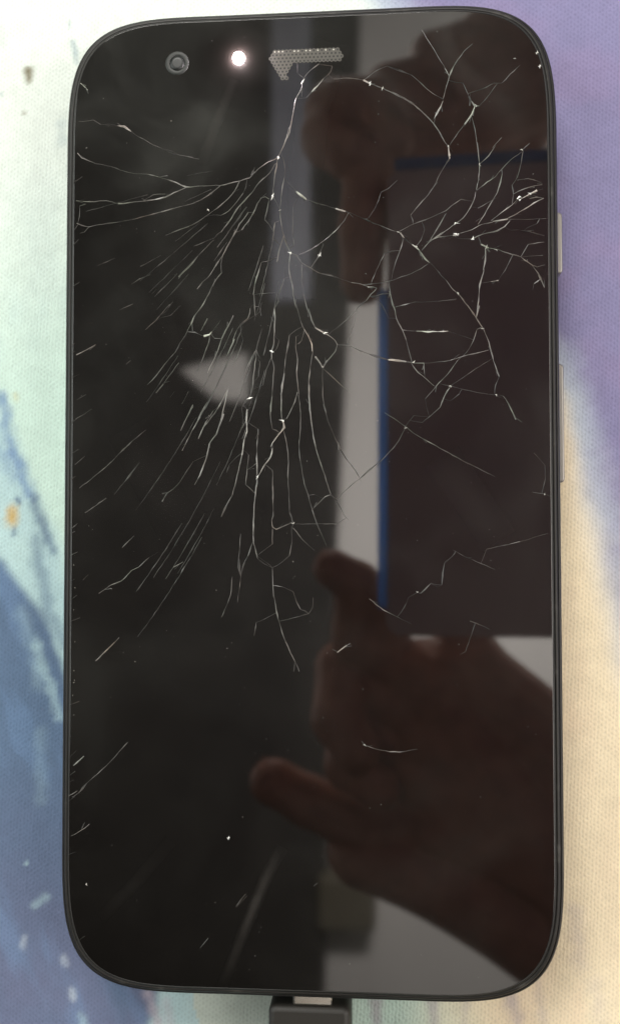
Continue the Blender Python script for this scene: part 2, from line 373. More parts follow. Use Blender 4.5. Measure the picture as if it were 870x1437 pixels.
 (1,[(21.61,48.98),(21.98,47.41),(22.25,45.47),(22.42,43.73)]),
 (1,[(24.22,44.83),(25.36,46.14)]),
 (1,[(24.47,53.32),(25.41,53.28),(26.55,54.4),(27.78,55.51)]),
 (3,[(18.59,45.34),(18.77,43.59)]),
 (1,[(18.2,42.84),(17.43,41.51),(16.67,39.99)]),
 (1,[(22.28,45.6),(22.46,44.05),(22.54,42.7)]),
 (2,[(22.54,42.7),(22.44,41.16),(22.14,39.44)]),
 (1,[(22.54,42.79),(23.68,43.82),(24.63,45.13)]),
 (2,[(22.14,39.34),(23.46,40.36),(24.6,41.09)]),
 (1,[(24.6,41.09),(25.35,42.03),(26.49,43.15),(28,44.25)]),
 (1,[(28,44.44),(28.94,45.28)]),
 (1,[(28.09,44.25),(27.79,42.53),(27.31,40.81)]),
 (2,[(27.41,41.2),(27.12,40.53)]),
 (1,[(27.12,40.53),(26.65,39.88)]),
 (1,[(27.31,40.53),(28.71,40.68),(29.92,40.31)]),
 (2,[(29.92,40.31),(30.48,39.95)]),
 (2,[(22.04,39.15),(21.75,37.91),(20.99,36.58),(20.42,35.83),(19.47,35.15),(18.15,34.16),(17.01,33.42),(15.87,32.68)]),
 (2,[(25.44,41.45),(25.15,40.31),(24.77,38.97),(24.2,38.03)]),
 (2,[(24.2,38.03),(23.44,36.71),(22.3,34.92)]),
 (1,[(24.2,38.03),(22.31,37.03)]),
 (2,[(26.83,38.72),(27.95,39.26),(29.45,39.69),(30.48,39.85)]),
 (2,[(23.99,35.35),(25.31,36.37),(26.63,37.29),(27.38,38.03)]),
 (3,[(27.66,38.02),(28.88,38.66),(29.82,39.11)]),
 (2,[(29.82,39.11),(30.56,39.28)]),
 (2,[(28.88,38.08),(29.81,38.25),(30.65,38.07)]),
 (2,[(30.65,38.07),(29.43,37.49),(28.3,36.76),(26.99,36.03),(25.86,35.49)]),
 (3,[(24.18,35.25),(25.11,35.36),(26.05,35.48)]),
 (1,[(26.05,35.48),(28.11,35.39),(30.9,35.44)]),
 (2,[(24.18,35.15),(22.48,34.81),(21.54,34.26),(20.03,33.82)]),
 (3,[(19.84,33.69),(19.09,33.56)]),
 (2,[(18.33,33.49),(17.57,33.22)]),
 (1,[(19.65,33.16),(21.53,33.02)]),
 (2,[(21.63,33.07),(23.04,33.65),(24.73,33.99),(25.67,34.54),(26.33,35.28)]),
 (1,[(26.41,34.04),(27.53,34.1)]),
 (2,[(27.72,34),(28.84,33.78)]),
 (1,[(28.84,33.78),(29.77,33.47),(30.69,33.21)]),
 (1,[(28.47,34.27),(29.78,34.81)]),
 (1,[(28.64,32.16),(30.69,32.39)]),
 (3,[(22.65,32.32),(23.59,31.81)]),
 (2,[(23.59,31.81),(24.9,31.53),(26.01,31.08),(27.69,30.56)]),
 (2,[(27.69,30.56),(28.62,29.78),(29.73,29.18),(30.66,29.44)]),
 (2,[(23.21,31.73),(23.2,30.2),(22.91,28.96)]),
 (1,[(27.88,30.56),(30.48,30.68)]),
 (1,[(16.05,30.37),(16.98,29.1)]),
 (1,[(20.15,38.24),(18.92,37.41),(18.16,36.76)]),
 (1,[(18.26,36.47),(17.4,34.95),(16.25,33.25)]),
 (1,[(9.88,39.48),(10.83,39.94),(11.98,40.97)]),
 (1,[(17.11,40.52),(15.97,39.01),(14.82,37.69),(13.68,36.37)]),
 (2,[(9.48,35.23),(10.62,34.72),(11.95,34.2)]),
 (1,[(12.14,34.2),(13.67,35.02),(16.14,35.92),(18.23,36.82)]),
 (3,[(12.33,34.09),(12.81,33.41)]),
 (1,[(12.81,33.41),(12.32,31.78),(11.55,29.68),(11.17,27.96)]),
 (1,[(10.88,27.38),(11.25,24.59)]),
 (3,[(13.85,32.51),(14.41,32.11),(14.79,31.72)]),
 (1,[(12.9,33.31),(13.85,32.51)]),
 (1,[(14.41,32.3),(14.99,33.06),(15.47,34.4)]),
 (2,[(14.79,31.72),(15.54,30.54),(16.11,30.05)]),
 (1,[(16.11,30.05),(16.67,29.56),(17.14,28.97)]),
 (1,[(15.08,31.71),(15.93,32.65),(17.08,34.54),(18.13,36.35)]),
 (2,[(15.17,31.8),(16.12,32.84),(17.26,33.39),(18.58,33.5)]),
 (1,[(15.92,29.96),(14.4,29.03),(12.5,28.31),(10.79,27.77),(8.5,27.44),(7.35,27.43)]),
 (1,[(10.32,31.44),(9.27,29.35)]),
 (2,[(9.27,29.35),(8.6,27.82)]),
 (2,[(8.12,27.06),(9.26,26.94),(8.49,26.09),(7.92,25.33)]),
 (3,[(8.4,25.9),(8.87,25.79)]),
 (1,[(17.21,25.04),(19.38,25.18)]),
 (2,[(18.17,27.79),(18.92,26.63),(19.48,26.14)]),
 (2,[(19.57,26.14),(20.6,24.78),(21.9,22.94),(22.45,21.97),(22.92,21.3)]),
 (2,[(22.92,21.3),(23.56,19.57),(24.1,17.28)]),
 (2,[(24.1,17.28),(24.83,15.18)]),
 (2,[(22.38,24.36),(21.99,22.84)]),
 (2,[(10.88,26.52),(11.34,24.78),(11.63,24)]),
 (2,[(11.63,24),(11.81,22.85),(12.56,21.3),(13.03,20.14)]),
 (1,[(13.03,20.14),(13.4,18.61),(13.77,17.17)]),
 (3,[(14.36,21.21),(15.87,21.1),(18.41,21.13)]),
 (1,[(12.56,21.4),(14.36,21.21)]),
 (1,[(11.63,24.39),(14.19,25.01)]),
 (1,[(17.4,25.07),(19.47,25.28)]),
 (3,[(10.74,17.56),(12.07,17.42),(13.02,17.27)]),
 (2,[(13.02,17.27),(13.96,17.07),(15.28,17.05)]),
 (1,[(15.28,17.05),(17.17,17.17),(18.67,17.37),(20.18,17.82)]),
 (2,[(18.67,17.37),(20.18,17.82),(21.68,18.18),(23.55,18.62)]),
 (1,[(22.07,21.31),(21.5,19.61),(20.74,18.38),(19.61,17.36)]),
 (2,[(19.61,17.36),(18.66,16.04),(16.77,13.97)]),
 (1,[(16.77,13.97),(15.45,12.47)]),
 (2,[(15.28,17.05),(15.37,15.52)]),
 (2,[(13.68,17.07),(14.52,15.91),(15.65,14.94),(16.58,14.07)]),
 (1,[(17.34,14.35),(18.65,14.04),(20.52,13.54),(22.76,13.03),(24.25,12.82)]),
 (2,[(24.25,12.92),(24.81,12.53)]),
 (1,[(18.65,14.04),(20.16,15.07),(22.41,16.55),(23.91,17.48)]),
 (2,[(18.65,13.95),(17.89,12.82),(17.32,11.3),(16.57,10.65)]),
 (1,[(18.64,12.14),(19.77,12.98)]),
 (1,[(10.77,22.97),(11.81,22.94)]),
 (2,[(29.17,29.34),(29.82,28.39),(30.63,26.52)]),
 (1,[(29.66,28.4),(30.64,27.53)]),
 (1,[(29.14,26.21),(29.31,27.05)]),
 (2,[(22.68,27.29),(23.85,27.43)]),
 (3,[(23.85,27.43),(24.35,27.5),(24.84,27.58)]),
 (2,[(23.03,29.06),(22.68,27.88),(22.43,27.04),(22.24,24.5),(21.98,22.81)]),
 (2,[(-30.35,18.89),(-29.04,19.52),(-27.73,20.23)]),
 (1,[(-28.69,23.03),(-28.13,23.15)]),
 (1,[(-30.31,12.89),(-29,13.61)]),
 (1,[(-30.38,10.4),(-29.35,10.94),(-28.23,11.66)]),
 (1,[(-29.84,1.21),(-27.24,3.2),(-25.21,5.02),(-23.17,7.02),(-20.95,8.82)]),
 (1,[(-23.69,17.53),(-23.04,18.03)]),
 (1,[(-21.11,22.05),(-19.91,23.13),(-19.17,23.86)]),
 (1,[(-30.43,4.33),(-29.13,5.42)]),
 (1,[(10.24,10.72),(12.91,8.89),(13.98,7.98)]),
 (2,[(13.98,7.98),(16.81,6.33),(19.98,4.52)]),
 (1,[(19.98,4.52),(24.19,2.35)]),
 (1,[(12.73,8.71),(13.99,10.31)]),
 (1,[(12.91,8.71),(11.66,6.56),(9.68,4.43)]),
 (1,[(15.05,9.4),(17.19,11.17)]),
 (2,[(25.32,12.67),(26.02,11.59),(26.88,9.62)]),
 (1,[(29.11,5.33),(30.49,3.72)]),
 (2,[(28.89,0.37),(30.46,0.11)]),
 (1,[(23.07,-6.88),(25.87,-6.28)]),
 (2,[(25.87,-6.28),(27.27,-5.93)]),
 (1,[(27.27,-5.93),(30.76,-4.88)]),
 (1,[(18.85,-6.98),(20.43,-7.87)]),
 (2,[(20.43,-7.87),(21.3,-8.22)]),
 (1,[(21.3,-8.22),(24.1,-9.46)]),
 (1,[(13.17,-13.01),(14.23,-12.41)]),
 (1,[(14.76,-12.48),(16,-11.23)]),
 (1,[(16.88,-11.69),(17.41,-11.41)]),
 (2,[(8.19,-13.2),(9.97,-14.62),(11.38,-15.32)]),
 (1,[(11.38,-15.32),(13.5,-16.38)]),
 (1,[(20.9,-15.99),(22.3,-16.51),(23.34,-17.04)]),
 (3,[(4.07,-20.09),(5.32,-19.15)]),
 (1,[(3.46,-19.7),(4.07,-19.98)]),
 (1,[(17.78,-8.57),(18.85,-7.69)]),
 (1,[(19.64,-20.23),(20.35,-19.87)]),
 (2,[(-27.11,-12.6),(-25.55,-11.54),(-24.13,-10.98),(-22.73,-9.59),(-21.88,-9.17),(-20.47,-7.92)]),
 (1,[(-20.47,-7.92),(-19.34,-7.23)]),
 (1,[(-24.02,-6.59),(-22.47,-5.08)]),
 (2,[(-17.22,-9.17),(-15.96,-8.48)]),
 (2,[(-27.48,-21.4),(-26.07,-20.01),(-24.38,-18.34)]),
 (1,[(-8.41,-4.9),(-8.68,-7.93)]),
 (1,[(-9.51,-10.41),(-9.79,-12.89),(-10.9,-15.65)]),
 (1,[(-8.4,-10.41),(-8.81,-13.72)]),
 (1,[(-29.26,-10.85),(-28.55,-10.15)]),
 (1,[(-29.04,-2.04),(-26.19,-0.1)]),
 (2,[(-30.36,-35.02),(-28.95,-33.76)]),
 (2,[(-30.47,-39.09),(-29.63,-38.58)]),
 (2,[(-30.58,-44.09),(-29.31,-43.38),(-28.18,-42.53)]),
 (1,[(-29.63,-57.57),(-28.64,-56.86)]),
 (1,[(-28.5,-37.19),(-25.97,-34.95),(-23.17,-31.89)]),
 (1,[(-8.89,-52.66),(-7.52,-51.15)]),
 (1,[(-4.28,-9.67),(-4.18,-12.14),(-3.8,-14.61),(-3.23,-16.88),(-2.65,-18.58)]),
 (2,[(-2.65,-18.58),(-1.99,-20.09),(-1.32,-21.4)]),
 (1,[(-1.32,-21.4),(-0.84,-22.53)]),
 (1,[(-1.6,-12.32),(-1.12,-13.65),(-0.65,-14.6)]),
 (1,[(0.97,-13.08),(0.88,-14.4),(0.4,-15.16)]),
 (1,[(-6.39,-16.32),(-6.67,-18.03)]),
 (2,[(7.17,-31.37),(7.6,-31.84),(8.86,-32.26)]),
 (1,[(8.86,-32.26),(11.39,-32.65),(14.19,-32.24)]),
 (1,[(-8.99,-52.59),(-7.72,-50.94)]),
 (1,[(-13.56,-57.93),(-12.54,-56.66)]),
 (1,[(0.99,-49.73),(1.49,-49.35)]),
]
CHIPS = [(1,-17.75,49.85),(1,-29.21,46.63),(3,-4.26,39.35),(2,1.87,31.39),(3,-3.54,44.5),(2,-12.79,37.82),(2,-3.28,37.5),(3,-1.99,31.82),(3,1.84,31.38),(2,0.07,38.9),(3,-4.38,18.91),(3,-7.28,12.81),(3,2.55,21.2),(2,2.26,16.78),(2,-7.25,12.8),(3,-6.25,2.53),(3,-2.93,9.8),(2,-1.6,-3.51),(1,-1.6,-8.46),(3,-0.3,54.48),(3,8.53,53.9),(2,10.12,53.2),(2,27.13,56.45),(2,22.19,50.41),(2,18.56,45.21),(3,19.47,35.15),(2,27.94,44.48),(3,27.61,38.35),(3,27.61,37.97),(3,28.98,38.71),(3,21.63,33.07),(3,19.46,33.65),(2,24.62,31.56),(2,22.54,42.74),(1,29.33,41.27),(2,23.31,31.88),(2,12.05,34.2),(2,14.41,32.21),(1,7.89,28.84),(2,13.96,17.16),(2,22.82,21.39),(2,19.67,26.04),(2,18.65,14.04),(2,24.44,12.82),(2,12.91,8.71),(2,14.3,-12.34),(2,30.39,0.07),(1,-22.24,-21.45),(1,-11.6,-12.15),(1,-30.5,-8.9),(1,-30.31,-11.88),(1,-30.46,-14.75),(1,-30.28,-18.93),(1,-30.37,-22.67),(1,-30.3,-23.92),(1,-30.39,-24.25),(1,-30.52,-25.91),(1,-30.33,-28.45),(3,-9.93,-43.89),(2,-28.52,-50.27),(2,7.51,-31.78),(1,9.59,-39.28),(3,30.32,55.29),(2,29.98,57.08)]
HAND_NEAR_PLUG = [[(20.5, -46.1, 175.9, 9), (0.4, -30.4, 162.9, 7.2), (1.3, -15.7, 155.9, 6.6), (-5.1, -11.8, 153.9, 5.6)], [(24.6, -58.6, 178.9, 9.5), (-2.6, -40.6, 170.9, 9.2), (-4.1, -53.2, 161.9, 8.2), (0.9, -60.1, 157.9, 6.8)], [(25.7, -69.2, 180.9, 9), (-0.2, -57.4, 175.9, 9.0), (-1.5, -66.9, 167.9, 7.6), (6.5, -71.1, 160.9, 6.5)], [(28.8, -81.8, 182.9, 8.5), (2.0, -86.9, 180.9, 8.6), (-13.8, -78.9, 176.9, 8.0), (-23.5, -73.2, 174.9, 7.2)], [(45.8, -71.5, 188.9, 12), (39.5, -51.3, 185.9, 9), (31.0, -29.2, 180.9, 7.5), (24.7, -14.6, 175.9, 6.5)], [(54.2, -94.7, 190.9, 20), (20.5, -46.1, 175.9, 12)], [(54.2, -94.7, 190.9, 20), (20.5, -58.7, 178.9, 13)], [(54.2, -94.7, 190.9, 20), (18.5, -69.3, 180.9, 13)], [(54.2, -94.7, 190.9, 20), (22.6, -84.0, 182.9, 12)], [(1.9, -94.7, 182.9, 11), (28.8, -104.5, 186.9, 14), (62.8, -125.0, 194.9, 18)], [(35.0, -46.6, 180.9, 13.5), (84.3, -93.7, 196.9, 22)], [(9.4, -41.5, 178.9, 9.5), (33.1, -44.8, 182.9, 14)], [(3.3, -19.0, 157.9, 6.2), (7.0, -26.0, 162.9, 6.8), (10.0, -36.9, 174.9, 8)], [(54.2, -94.7, 190.9, 20), (107.2, -141.0, 206.9, 30), (166.8, -193.5, 225.9, 36)]]
HAND_NEAR_SPEAKER = [[(29.6, 113.3, 175.9, 8.5), (4.5, 102.4, 162.9, 7.5), (3.1, 80.6, 155.9, 7.3), (2.9, 65.4, 153.9, 6.3)], [(31.9, 125.0, 178.9, 10), (-4.1, 117.8, 168.9, 10.5), (-6.0, 108.2, 162.9, 9), (-0.3, 102.4, 158.9, 8)], [(36.3, 135.4, 180.9, 9), (10.1, 127.2, 174.9, 8), (6.1, 114.6, 166.9, 7), (11.1, 106.8, 160.9, 6.5)], [(40.7, 145.8, 182.9, 8), (22.7, 140.8, 180.9, 6.5), (18.4, 129.0, 174.9, 6), (23.2, 120.9, 168.9, 5.5)], [(47.4, 118.0, 188.9, 11), (32.1, 101.4, 183.9, 8.5), (23.4, 85.1, 178.9, 7)], [(78.9, 146.8, 196.9, 20), (29.6, 113.3, 175.9, 11)], [(78.9, 146.8, 196.9, 20), (31.9, 125.0, 178.9, 12)], [(78.9, 146.8, 196.9, 20), (36.3, 135.4, 180.9, 11)], [(78.9, 146.8, 196.9, 20), (40.7, 145.8, 182.9, 10)], [(78.9, 146.8, 196.9, 20), (132.9, 189.0, 215.9, 30), (192.0, 227.6, 235.9, 36)]]
PRINT_EDGES = {'purple_edge': [(1.83, 83.64), (6.37, 74.09), (16.33, 56.25), (28.48, 32.7), (33.67, 16.72), (37.51, -1.95), (40.77, -17.46), (48.14, -44.13)], 'slate_edge': [(-53.29, -3.62), (-44.8, -8.44), (-43.11, -10.37), (-40.89, -12.8), (-39.2, -15.02), (-36.99, -18.85), (-34.76, -26.38), (-28.99, -42.75), (-18.77, -62.17), (-24.73, -78.92)], 'veil_edge': [(-51.49, 23.19), (-44.83, 14.81), (-41.8, 6.56), (-38.61, -0.1), (-35.63, -7.22), (-33.29, -14.8)]}
PRINT_STROKES = [
 ([(-44.62, 14.81), (-43.95, 10.68), (-43.07, 7.6), (-41.57, 3.69), (-40.6, 1.03)], 0.9, 'blue', 0.8),
 ([(-44.97, 7.61), (-42.83, 3.7)], 0.9, 'blue', 0.45),
 ([(-40.07, 0.42), (-38.79, -3.16), (-36.88, -7.22)], 0.75, 'slate', 0.72),
 ([(-39.6, -5.19), (-38.83, -9.76), (-37.43, -15.83), (-35.32, -20.35)], 1.0, 'slate', 0.55),
 ([(-42.37, 0.43), (-42.06, -0.08)], 0.35, 'slate', 0.8),
 ([(-43.09, -1.1), (-43.08, -2.94)], 0.75, 'ochre', 0.95),
 ([(-42.75, -3.86), (-42.74, -4.67)], 0.4, 'slate', 0.6),
 ([(-42.73, 15.5), (-42.72, 14.78)], 0.45, 'straw', 0.6),
 ([(-39.26, -20.38), (-38.4, -23.39), (-37.13, -26.4), (-35.86, -30.4)], 0.7, 'aqua', 0.5),
 ([(-41.59, -15.84), (-39.99, -19.88), (-38.9, -25.91)], 1.0, 'aqua', 0.25),
 ([(-38.73, -32.94), (-38.45, -41.93)], 0.9, 'aqua', 0.15),
 ([(-39.24, -56.95), (-37.5, -55.62)], 0.5, 'aqua', 0.4),
 ([(-40.53, -51.03), (-40.53, -51.23)], 0.2, 'aqua', 0.8),
 ([(-41.04, -62.44), (-40.74, -61.64)], 0.5, 'pale', 0.38),
 ([(-34.97, -63.93), (-34.76, -64.81)], 0.42, 'pale', 0.32),
 ([(-33.92, -68.52), (-33.5, -69.68)], 0.45, 'pale', 0.45),
 ([(-32.67, -71.9), (-32.05, -73.35)], 0.6, 'aqua', 0.4),
 ([(-27.31, -67.81), (-25.97, -73.62)], 1.0, 'slate', 0.55),
 ([(-22.97, -68.64), (-21.54, -72.97)], 0.7, 'lilac', 0.7),
 ([(-20.55, -69.53), (-19.43, -73.87)], 0.6, 'lilac', 0.4),
 ([(8.51, -66.15), (8.68, -72.84)], 0.8, 'lilac', 0.65),
 ([(16.25, -66.37), (16.6, -72.55)], 0.7, 'lilac', 0.6),
 ([(20.95, -66.69), (20.44, -72.41)], 0.5, 'lilac', 0.3),
 ([(26.69, -66.03), (27.78, -72.14)], 0.9, 'lilac', 0.55),
 ([(30.22, -63.54), (31.1, -71.07)], 0.6, 'lilac', 0.3),
 ([(35.41, -55.81), (36.1, -62.41)], 1.1, 'lilac', 0.28),
 ([(38.04, -65.18), (38.9, -71.73)], 0.9, 'lilac', 0.2),
 ([(-41.28, 62.84), (-41.16, 61.36)], 0.6, 'taupe', 1.0),
 ([(-42.07, 56.56), (-41.65, 56.54)], 0.2, 'taupe', 0.6),
 ([(-35.29, 69.75), (-35.07, 68.68)], 0.25, 'bluegrey', 0.5),
 ([(-34.64, 66.77), (-34.31, 65.29), (-34.09, 63.6)], 0.35, 'bluegrey', 0.65),
 ([(-36.34, 54.57), (-36.21, 52.37)], 0.75, 'bluegrey', 0.35),
 ([(-45.29, 59.62), (-45.29, 59.2)], 0.3, 'bluegrey', 0.5),
 ([(-45.61, 69.14), (-45.26, 67.01)], 0.8, 'bluegrey', 0.18),
 ([(6.88, 75.1), (10.9, 70.79), (16.38, 64.4)], 2.6, 'sky', 0.6),
 ([(34.48, 19.67), (36.99, 11.75), (40.66, -1.96)], 2.2, 'sky', 0.35),
 ([(35.15, 19.66), (38.84, 5.85)], 1.5, 'bluegrey', 0.12),
]
PANEL_EDGE = [(-0.029, 1.021), (-0.035, 0.74), (-0.051, 0.332), (-0.07, -0.014), (-0.087, -0.599), (-0.093, -0.897)]
PANEL_SLOT = [(-0.161, 0.977), (-0.1, 0.974), (-0.101, 0.338), (-0.161, 0.339)]
PANEL_NOTCH = [(-0.292, 0.251), (-0.184, 0.277), (-0.184, 0.199), (-0.236, 0.203)]
SMEARS = [([(-3.03, -44.84), (-5.23, -49.13), (-7.7, -55.04), (-10.72, -62.75)], 0.85, 0.03), ([(-9.25, 55.26), (-12.09, 48.68), (-13.7, 43.78)], 0.8, 0.018), ([(-17.45, -44.43), (-22.1, -50.0), (-26.77, -54.67)], 0.9, 0.006), ([(3.94, 59.49), (1.12, 51.06), (-0.01, 40.69), (-0.78, 25.68)], 2.2, 0.012), ([(17.53, 5.04), (24.66, -5.91)], 2.4, 0.008), ([(-23.36, 9.16), (-15.72, -5.84)], 3.0, 0.006)]
DARK_BOX = [(-0.094, -0.443), (-0.017, -0.441), (-0.017, -0.514), (-0.094, -0.516)]

def lin(c): return np.array([((v / 255 + .055) / 1.055) ** 2.4 if v > 10 else v / 255 / 12.92 for v in c])
COL = {k: lin(v) for k, v in dict(mint=(206, 232, 220), white=(238, 243, 236), purple=(136, 132, 170), violet=(142, 132, 170), cream=(251, 235, 203), peach=(247, 222, 192),
       slate=(92, 114, 142), lavgrey=(102, 108, 136), aqua=(176, 206, 212), blue=(116, 146, 184), lowmint=(196, 206, 196), ochre=(206, 172, 100), straw=(206, 204, 160),
       pale=(206, 218, 226), lilac=(178, 168, 180), taupe=(122, 114, 86), bluegrey=(150, 172, 180), sky=(196, 208, 222)).items()}
def axis(lo, hi, fine, ext):
    inner = np.arange(lo, hi + 1e-6, fine); out = np.array([3, 7, 13, 22, 35, 55, 80, 120, ext])
    return np.concatenate([lo - out[::-1], inner, hi + out])
xs = axis(-54, 54, .4, 170); ys = axis(-88, 84, .4, 170)
X, Y = np.meshgrid(xs, ys)
def vnoise(x, y, s, seed):
    g = np.random.default_rng(seed).random((257, 257)); u = x / s + 900.3; v = y / s + 900.7
    i = np.floor(u).astype(int); j = np.floor(v).astype(int); fu = u - i; fv = v - j
    fu = fu * fu * (3 - 2 * fu); fv = fv * fv * (3 - 2 * fv); i %= 256; j %= 256
    return (g[j, i] * (1 - fu) + g[j, i + 1] * fu) * (1 - fv) + (g[j + 1, i] * (1 - fu) + g[j + 1, i + 1] * fu) * fv
def fbm(x, y, s, seed, o=4):
    t = 0; a = .5
    for k in range(o): t = t + a * vnoise(x, y, s / 2 ** k, seed + k); a *= .5
    return t / (1 - .5 ** o)
def poly_dist(x, y, pts):
    best = np.full(x.shape, 1e9); side = np.zeros(x.shape)
    for (ax, ay), (bx, by) in zip(pts, pts[1:]):
        dx, dy = bx - ax, by - ay; l2 = dx * dx + dy * dy + 1e-9
        t = np.clip(((x - ax) * dx + (y - ay) * dy) / l2, 0, 1)
        d = np.hypot(x - ax - t * dx, y - ay - t * dy); s = dx * (y - ay) - dy * (x - ax)
        m = d < best - 1e-6; best = np.where(m, d, best); side = np.where(m, np.sign(s), side)
    return best, side           # side > 0 = left of the direction of travel
def sstep(v, a, b): t = np.clip((v - a) / (b - a), 0, 1); return t * t * (3 - 2 * t)
wx = X + (fbm(X, Y, 6, 3) - .5) * 2.2; wy = Y + (fbm(X, Y, 6, 19) - .5) * 2.2
def blend(base, key, a): return base * (1 - a[..., None]) + COL[key] * a[..., None]
img = np.ones(X.shape + (3,)) * COL['mint']
img = blend(img, 'white', sstep(wy, 10, 60) * .8)
img = blend(img, 'aqua', .20 * sstep(fbm(wx, wy * .4, 7, 31), .5, .75) * sstep(wy, 70, 10))
# cream ground on the right and bottom right
img = blend(img, 'cream', sstep(wx + .12 * wy, 2, 16) * sstep(-wy, -50, -22))
img = blend(img, 'peach', .6 * sstep(fbm(wx, wy * .35, 9, 51), .4, .7) * sstep(wx, 20, 30) * sstep(-wy, -50, -22))
# pale mint strip below the phone
img = blend(img, 'lowmint', sstep(-wy, 58, 64) * sstep(-wx, -8, 2))
# veils and slate wash at the left
d, s = poly_dist(wx, wy, PRINT_EDGES['veil_edge']); a = sstep(-d * s, -1.6, 1.8); img = blend(img, 'aqua', a * (.55 + .45 * fbm(wx, wy * .5, 4, 61)))
d, s = poly_dist(wx, wy, PRINT_EDGES['slate_edge']); sl = sstep(-d * s, -.7, 1.3)
img = blend(img, 'slate', sl); img = blend(img, 'lavgrey', sl * sstep(-wy, 28, 66) * (.55 + .45 * fbm(wx, wy, 5, 71)))
img = blend(img, 'blue', sl * .32 * sstep(fbm(wx + .4 * wy, wy * .25, 3.2, 81), .48, .72))
# purple sweep at the right
d, s = poly_dist(wx, wy, PRINT_EDGES['purple_edge']); sd = d * s
soft = 2.2 + 2.2 * sstep(-wy, -20, 10)
img = blend(img, 'sky', sstep(sd, -soft * .7, soft * .8) * .85)
pu = sstep(sd, -.2 * soft, soft * 1.7); img = blend(img, 'purple', pu)
img = blend(img, 'violet', pu * .8 * sstep(fbm(wx, wy, 8, 91), .40, .66))
for pts, rad, key, al in PRINT_STROKES:
    ex = (fbm(X, Y, 1.3, 123) - .5) * 1.5 * min(1., rad * 1.3)
    d, s = poly_dist(X, Y, pts); img = blend(img, key, al * sstep(-(d + ex), -rad * 1.9, rad * .15) * (.62 + .76 * fbm(X, Y, 1.9, 133)).clip(0, 1.0))
img *= (1 + .10 * (fbm(X, Y, 2.2, 141) - .5) + .10 * (fbm(X, Y, 1.0, 151, 2) - .5))[..., None]
img = np.clip(img, 0, 1)
Z = .25 * (fbm(X, Y, 30, 161) - .5)
nx, ny = len(xs), len(ys)
co = np.stack([X, Y, Z - .12], -1).reshape(-1, 3) * MM
idx = np.arange(nx * ny).reshape(ny, nx)
quads = np.stack([idx[:-1, :-1], idx[:-1, 1:], idx[1:, 1:], idx[1:, :-1]], -1).reshape(-1, 4)
me = bpy.data.meshes.new('tablecloth'); me.vertices.add(len(co)); me.vertices.foreach_set('co', co.ravel())
me.loops.add(quads.size); me.loops.foreach_set('vertex_index', quads.ravel().astype(np.int32))
me.polygons.add(len(quads)); me.polygons.foreach_set('loop_start', np.arange(0, quads.size, 4, dtype=np.int32)); me.update(calc_edges=True)
me.polygons.foreach_set('use_smooth', np.ones(len(quads), dtype=bool))
ca = me.color_attributes.new('print', 'FLOAT_COLOR', 'POINT'); ca.data.foreach_set('color', np.concatenate([img.reshape(-1, 3), np.ones((nx * ny, 1))], 1).astype(np.float32).ravel())
M_cloth = mat('printed_knit', (.8, .8, .8), .9, 0, 1.4)
b = M_cloth.node_tree.nodes['Principled BSDF']; b.inputs['Sheen Weight'].default_value = .15
vc = N(M_cloth, 'ShaderNodeVertexColor'); vc.layer_name = 'print'
tc = N(M_cloth, 'ShaderNodeTexCoord'); mp = N(M_cloth, 'ShaderNodeMapping'); mp.inputs['Rotation'].default_value = (0, 0, math.radians(3)); L(M_cloth, tc.outputs['Object'], mp.inputs['Vector'])
wob = N(M_cloth, 'ShaderNodeTexNoise'); wob.inputs['Scale'].default_value = 1200; L(M_cloth, tc.outputs['Object'], wob.inputs['Vector'])
sep = N(M_cloth, 'ShaderNodeSeparateXYZ'); L(M_cloth, mp.outputs[0], sep.inputs[0])
def math_node(op, a, bv=None):
    q = N(M_cloth, 'ShaderNodeMath'); q.operation = op
    for k, v in enumerate((a, bv)):
        if v is None: continue
        if isinstance(v, (int, float)): q.inputs[k].default_value = v
        else: L(M_cloth, v, q.inputs[k])
    return q.outputs[0]
wv = math_node('MULTIPLY', math_node('SUBTRACT', wob.outputs['Fac'], .5), 2.6)
ku, kv = 2 * math.pi / (.96e-3), 2 * math.pi / (.69e-3)
u = math_node('ADD', math_node('MULTIPLY', sep.outputs[0], ku), wv); v = math_node('ADD', math_node('MULTIPLY', sep.outputs[1], kv), wv)
holes = math_node('ADD', math_node('MULTIPLY', math_node('COSINE', math_node('MULTIPLY', u, 2.0)), .40), math_node('MULTIPLY', math_node('MULTIPLY', math_node('COSINE', u), math_node('COSINE', v)), .55))   # staggered stitch lattice
fz = N(M_cloth, 'ShaderNodeTexNoise'); fz.inputs['Scale'].default_value = 2600; fz.inputs['Detail'].default_value = 3; L(M_cloth, tc.outputs['Object'], fz.inputs['Vector'])
h2 = math_node('ADD', holes, math_node('MULTIPLY', fz.outputs['Fac'], 2.2))
knit = ramp(M_cloth, math_node('MULTIPLY', math_node('ADD', h2, 1.0), .30), [(.16, 1.0), (.45, .97), (.66, .93), (.9, .80)])
mul = N(M_cloth, 'ShaderNodeMixRGB'); mul.blend_type = 'MULTIPLY'; mul.inputs[0].default_value = .7
L(M_cloth, vc.outputs['Color'], mul.inputs[1]); L(M_cloth, knit.outputs['Color'], mul.inputs[2]); L(M_cloth, mul.outputs[0], b.inputs['Base Color'])
bmp = N(M_cloth, 'ShaderNodeBump'); bmp.invert = True; bmp.inputs['Strength'].default_value = .28; bmp.inputs['Distance'].default_value = .0001
L(M_cloth, h2, bmp.inputs['Height']); L(M_cloth, bmp.outputs[0], b.inputs['Normal'])
cloth = link('tablecloth', me, M_cloth)
tag(cloth, 'printed knit cloth with mint, slate blue, purple and cream watercolour washes under the phone', 'cloth')

